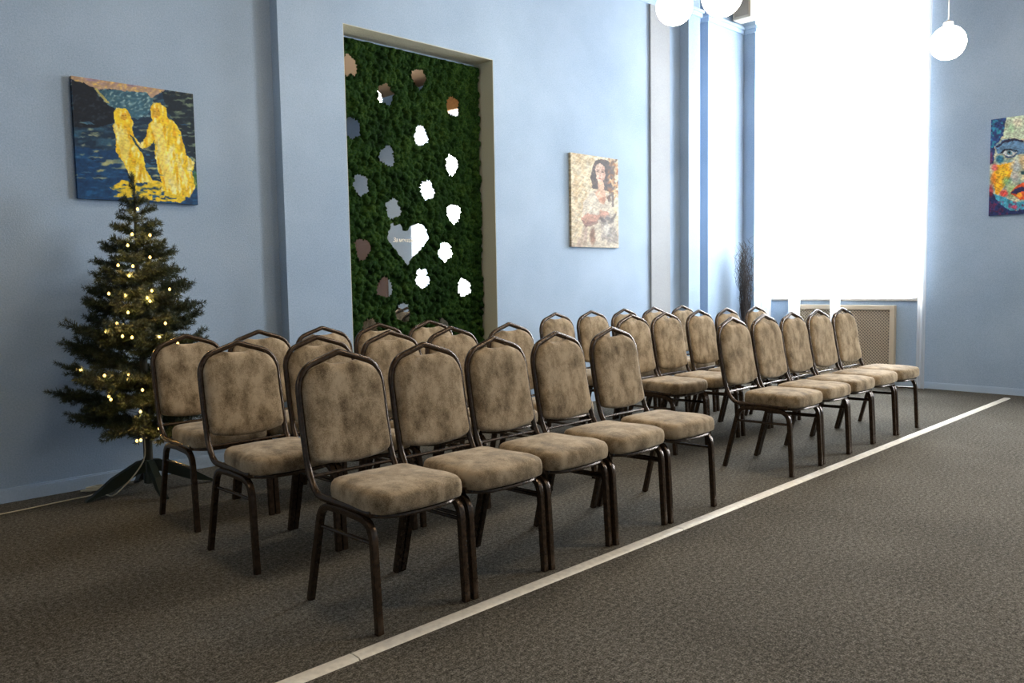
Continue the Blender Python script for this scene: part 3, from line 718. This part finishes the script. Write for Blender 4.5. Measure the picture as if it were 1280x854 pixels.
for p in pts:
    m = MB(); n = 8
    m.lathe([(.0015, -.008), (.0062, -.004), (.0075, .001), (.005, .006), (.001, .010)], c=p, n=8); m.build('bulb', M['bulb'], ls)
    FAIRY.append(p+Vector((TX, TY, 0)))
m = MB()
order = sorted(pts, key=lambda p: -p.z)
wp = []
for a, b_ in zip(order, order[1:]):
    for t in (0, .5):
        q = a.lerp(b_, t); q = Vector((q.x, q.y+(.02 if t == 0 else .10), q.z-(0.008 if t == 0 else .03))); wp.append(q)
m.tube(wp, .0013, 5); m.build('wire', M['wire'], ls)
m = MB()
cp = [un(u, v, 'Z', .006)-Vector((TX, TY, 0)) for u, v in [(-30, 648), (0, 643), (30, 637), (60, 630.5), (90, 624), (112, 620), (124, 615)]]
cp = [Vector((p.x, p.y, .0055)) for p in cp]
cp += [Vector((-.20, -.0, .0055)), Vector((-.09, -.02, .11)), Vector((-.02, -.018, .2)), Vector((-.0185, -.012, .35)), Vector((-.018, -.01, .5))]
m.tube(fillet(cp, .05, 3), .0036, 7); m.build('cable', M['cord'], ls)
m = MB(); c0 = un(118, 613, 'Z', .008)-Vector((TX, TY, 0)); cc = []
for i in range(60):
    a = i*.55; cc.append((c0.x+.055*math.cos(a)+.02*math.sin(a*.31), c0.y+.022*math.sin(a)+.008*math.cos(a*.23), .006+.0007*i*.6))
m.tube(cc, .003, 6); m.build('cable_coil', M['cord'], ls)

# ------------------------------------------------------------------ dried twigs in the corner
VX, VY = 8.33, 4.74
tw = thing('twig_vase', 'bunch of dark curly dried twigs in a vase, corner left of window', 'vase', (VX, VY, 0))
m = MB(); m.lathe([(.05, .001), (.075, .01), (.085, .12), (.075, .3), (.045, .47), (.04, .53), (.05, .56), (.044, .56), (.036, .53)], n=28); m.build('vase', M['vase'], tw)
rr = random.Random(12); m = MB()
for i in range(85):
    a = rr.uniform(0, 2*PI); sp = rr.uniform(.01, .12); H = rr.uniform(1.15, 1.62)
    p = [Vector((rr.uniform(-.02, .02), rr.uniform(-.02, .02), .12))]; n = 26; ph = rr.uniform(0, 6); ph2 = rr.uniform(0, 6); fr = rr.uniform(14, 26)
    for k in range(1, n+1):
        t = k/n; z = .12+(H-.12)*t; w = .004+.028*max(0, t-.45)*2
        p.append(Vector((math.cos(a)*sp*t*1.1+w*math.sin(fr*z+ph), math.sin(a)*sp*t*.7+w*math.cos(fr*.8*z+ph2), z)))
    m.tube(p, [.0042*(1-.7*k/n) for k in range(n+1)], 5)
    for q in range(3):
        k = rr.randint(15, n-1); b0 = p[k]; a2 = rr.uniform(0, 2*PI); c = [b0]; l = rr.uniform(.04, .12); f2 = rr.uniform(3, 7)
        for j in range(1, 9):
            t = j/8; c.append(b0+Vector((math.cos(a2+f2*t)*l*.5*t, math.sin(a2+f2*t)*l*.35*t, l*t*.9)))
        m.tube(c, [.0022*(1-.6*j/8) for j in range(9)], 4)
m.build('twigs', M['twig'], tw)['kind'] = 'stuff'

# ------------------------------------------------------------------ radiator screen under the window
rs = thing('radiator_screen', 'beige lattice radiator screen under the window behind the sheer curtain', 'radiator cover', (XW-.045, 3.80, 0))
y0, y1, z0, z1 = -.56, .56, .06, .86
m = MB()
fr = .05
m.box(-.02, .044, y0, y0+fr, z0, z1); m.box(-.02, .044, y1-fr, y1, z0, z1); m.box(-.02, .044, y0+fr, y1-fr, z1-fr, z1); m.box(-.02, .044, y0+fr, y1-fr, z0, z0+fr)
m.box(-.014, .044, y0+.02, y0+.08, .001, z0); m.box(-.014, .044, y1-.08, y1-.02, .001, z0)
m.build('frame', M['screen'], rs, smooth=False, bevel=.004)
m = MB(); Y0_, Y1_, Z0_, Z1_ = y0+fr, y1-fr, z0+fr, z1-fr
def clipseg(c, sgn):
    # line z = sgn*y + c inside the panel
    ps = []
    for y in (Y0_, Y1_):
        z = sgn*y+c
        if Z0_ <= z <= Z1_: ps.append((y, z))
    for z in (Z0_, Z1_):
        y = (z-c)/sgn
        if Y0_ <= y <= Y1_: ps.append((y, z))
    if len(ps) < 2: return None
    ps.sort(); return ps[0], ps[-1]
for sgn, xo in ((1, 0), (-1, .004)):
    c = -1.2
    while c < 2.2:
        sg = clipseg(c, sgn)
        if sg and abs(sg[0][0]-sg[1][0]) > .01:
            (a0, b0), (a1, b1) = sg; m.tube([(xo, a0, b0), (xo, a1, b1)], .0045, 4)
        c += .033
m.build('lattice', M['screen'], rs, smooth=False)
m = MB(); m.box(.03, .044, Y0_, Y1_, Z0_, Z1_); m.build('back_panel', M['radiator'], rs, smooth=False)

# ------------------------------------------------------------------ sheer curtains
def curtain(y0, y1, x, ztop, zbot, dense, label, folds, seed, flare=0):
    rr = random.Random(seed); n = int((y1-y0)/.006); ph = [rr.uniform(0, 6) for _ in range(4)]; m = MB()
    zs = [zbot+(ztop-zbot)*k/18 for k in range(19)]
    vs = []
    for k, z in enumerate(zs):
        t = (ztop-z)/(ztop-zbot)
        for i in range(n+1):
            y = y0+(y1-y0)*i/n
            amp = .016*(.7+.6*math.sin(3.1*y+ph[3]))
            xx = x+amp*math.sin(2*PI*y/folds+ph[0]+.5*math.sin(2.3*y+t*.8))+.006*math.sin(2*PI*y/(folds*.37)+ph[1]+t)
            yy = y+flare*t*(1-(y-y0)/(y1-y0))
            vs.append((xx, yy, z))
    m.v = vs; m.f = []; m.mi = []
    for k in range(18):
        for i in range(n):
            y = y0+(y1-y0)*(i+.5)/n
            m.f.append((k*(n+1)+i, k*(n+1)+i+1, (k+1)*(n+1)+i+1, (k+1)*(n+1)+i))
            m.mi.append(next((mi for a, b_, mi in dense if a <= y <= b_), 0))
    c = thing('sheer_curtain', label, 'curtain', (0, 0, 0))
    m.build('cloth', [M['sheer'], M['sheer2'], M['sheer1']], c, angle=180)
    return c
yv = lambda u: un(u, 380, 'X', 8.66).y
curtain(yv(1145), 4.72, 8.66, 4.42, .93, [], 'white sheer sill length curtain filling the bright window', .16, 2)
curtain(2.90, yv(1146), 8.665, 4.42, .012, [(0, 9, 2)], 'narrow floor length white curtain panel at the right edge of the bright window', .07, 3)
curtain(yv(1053), yv(1040), 8.605, 4.42, .012, [(0, 9, 1)], 'narrow white curtain strip hanging below the sill, left of the radiator lattice', .05, 5)
curtain(yv(1003), yv(989), 8.605, 4.42, .012, [(0, 9, 1)], 'narrow white curtain strip hanging below the sill, second from the corner', .05, 6)
curtain(yv(966), 4.745, 8.605, 4.42, .012, [(0, 9, 1)], 'floor length white curtain panel at the corner, left edge of bright window', .06, 7)
curtain(-.96, .85, 8.56, 3.98, .012, [(-.8, -.7, 1)], 'white sheer curtain over the second window, farther along the window wall', .16, 4)
for yc, w, lab in ((3.81, 2.06, 'dark curtain rod above the bright window'),):
    r = thing('curtain_rod', lab, 'curtain rod', (8.66, yc, 4.44))
    m = MB(); m.tube([(0, -w/2, 0), (0, w/2-.05, 0)], .011, 10); m.build('rod', M['black'], r)
    for s in (-1, 1):
        m = MB(); m.tube([(0, s*(w/2-.09), 0), (.146, s*(w/2-.09), 0)], .008, 8); m.build('bracket', M['black'], r)

# ------------------------------------------------------------------ loudspeaker in the upper corner
sp = thing('wall_speaker', 'small beige box loudspeaker high in the corner left of the window', 'loudspeaker', (8.36, 4.775, 4.07))
m = MB(); m.box(-.08, .10, -.112, .112, 0, .40); m.build('cabinet', M['beige_plastic'], sp, smooth=False, bevel=.012)
m = MB(); m.box(-.088, -.0805, -.088, .088, .03, .37); m.build('grille', M['grille'], sp, smooth=False, bevel=.004)
m = MB(); m.tube([(.02, .1125, .2), (.02, .1475, .2)], .02, 10); m.build('bracket', M['black'], sp)

# ------------------------------------------------------------------ pendant globes
def pendant(loc, label):
    p = thing('pendant_lamp', label, 'lamp', loc, 0, 'white globe pendant lamps')
    m = MB(); m.lathe([(.125*math.sin(PI*k/24)+.0005, -.125*math.cos(PI*k/24)) for k in range(25)], n=40); m.build('globe', M['globe'], p)
    m = MB(); m.lathe([(.03, .112), (.034, .118), (.034, .15), (.012, .165)], n=20); m.build('lamp_cap', M['metal_white'], p)
    m = MB(); top = ZC-loc[2]; m.tube([(0, 0, .16), (0, 0, top-.03)], .004, 8); m.build('cord', M['metal_white'], p)
    m = MB(); m.lathe([(.055, top-.035), (.06, top-.03), (.06, top-.001)], n=24); m.build('ceiling_rose', M['metal_white'], p)
pendant((4.8467, 3.3176, 3.0826), 'left glowing globe pendant of the pair near the top edge')
pendant((4.5778, 2.7773, 2.9541), 'right glowing globe pendant of the pair, cut by the top edge')
pendant((6.7512, 2.1462, 2.9395), 'lone glowing globe pendant hanging right of the bright window')

# ------------------------------------------------------------------ light
w = bpy.data.worlds.new('world'); C.world = w; w.use_nodes = True
bg = w.node_tree.nodes['Background']; bg.inputs[0].default_value = (.93, .97, 1, 1); bg.inputs[1].default_value = 36.0
def light(name, kind, loc, energy, col, rot=None, **kw):
    l = bpy.data.lights.new(name, kind); l.energy = energy; l.color = col
    for k, v in kw.items(): setattr(l, k, v)
    o = bpy.data.objects.new(name, l); COL.objects.link(o); o.location = loc
    if rot: o.rotation_euler = rot
    return o
for k, (y0, y1, z0, z1) in enumerate(WINS):
    p = light('window_portal', 'AREA', (XW+.40, (y0+y1)/2, (z0+z1)/2), 1, (1, 1, 1), (0, PI/2, 0), shape='RECTANGLE', size=z1-z0, size_y=y1-y0)
    p.data.cycles.is_portal = True
WARM = (1, .80, .56)
for loc, en in (((1.9, 3.5, 3.9), 18), ((-2.2, 1.6, 3.0), 30), ((1.8, .8, 3.9), 14), ((4.6, .4, 3.9), 55), ((6.6, -1.6, 3.9), 55)):  # soft fill lights added out of view to brighten the room, no fixtures
    light('room_fill', 'AREA', loc, en, WARM, shape='DISK', size=.5)
for p in FAIRY:
    light('fairy_bulb_glow', 'POINT', (p.x, p.y-.012, p.z), 0.3, (1, .62, .2), shadow_soft_size=.006)

# ------------------------------------------------------------------ view
vs_ = C.view_settings
C.display_settings.display_device = 'sRGB'
vs_.view_transform = 'Standard'; vs_.look = 'None'; vs_.gamma = 1; vs_.use_curve_mapping = False; vs_.exposure = 0
C.cycles.max_bounces = 8; C.cycles.diffuse_bounces = 4; C.cycles.transparent_max_bounces = 16; C.cycles.sample_clamp_indirect = 6
C.cycles.caustics_reflective = False; C.cycles.caustics_refractive = False
C.cycles.use_denoising = True
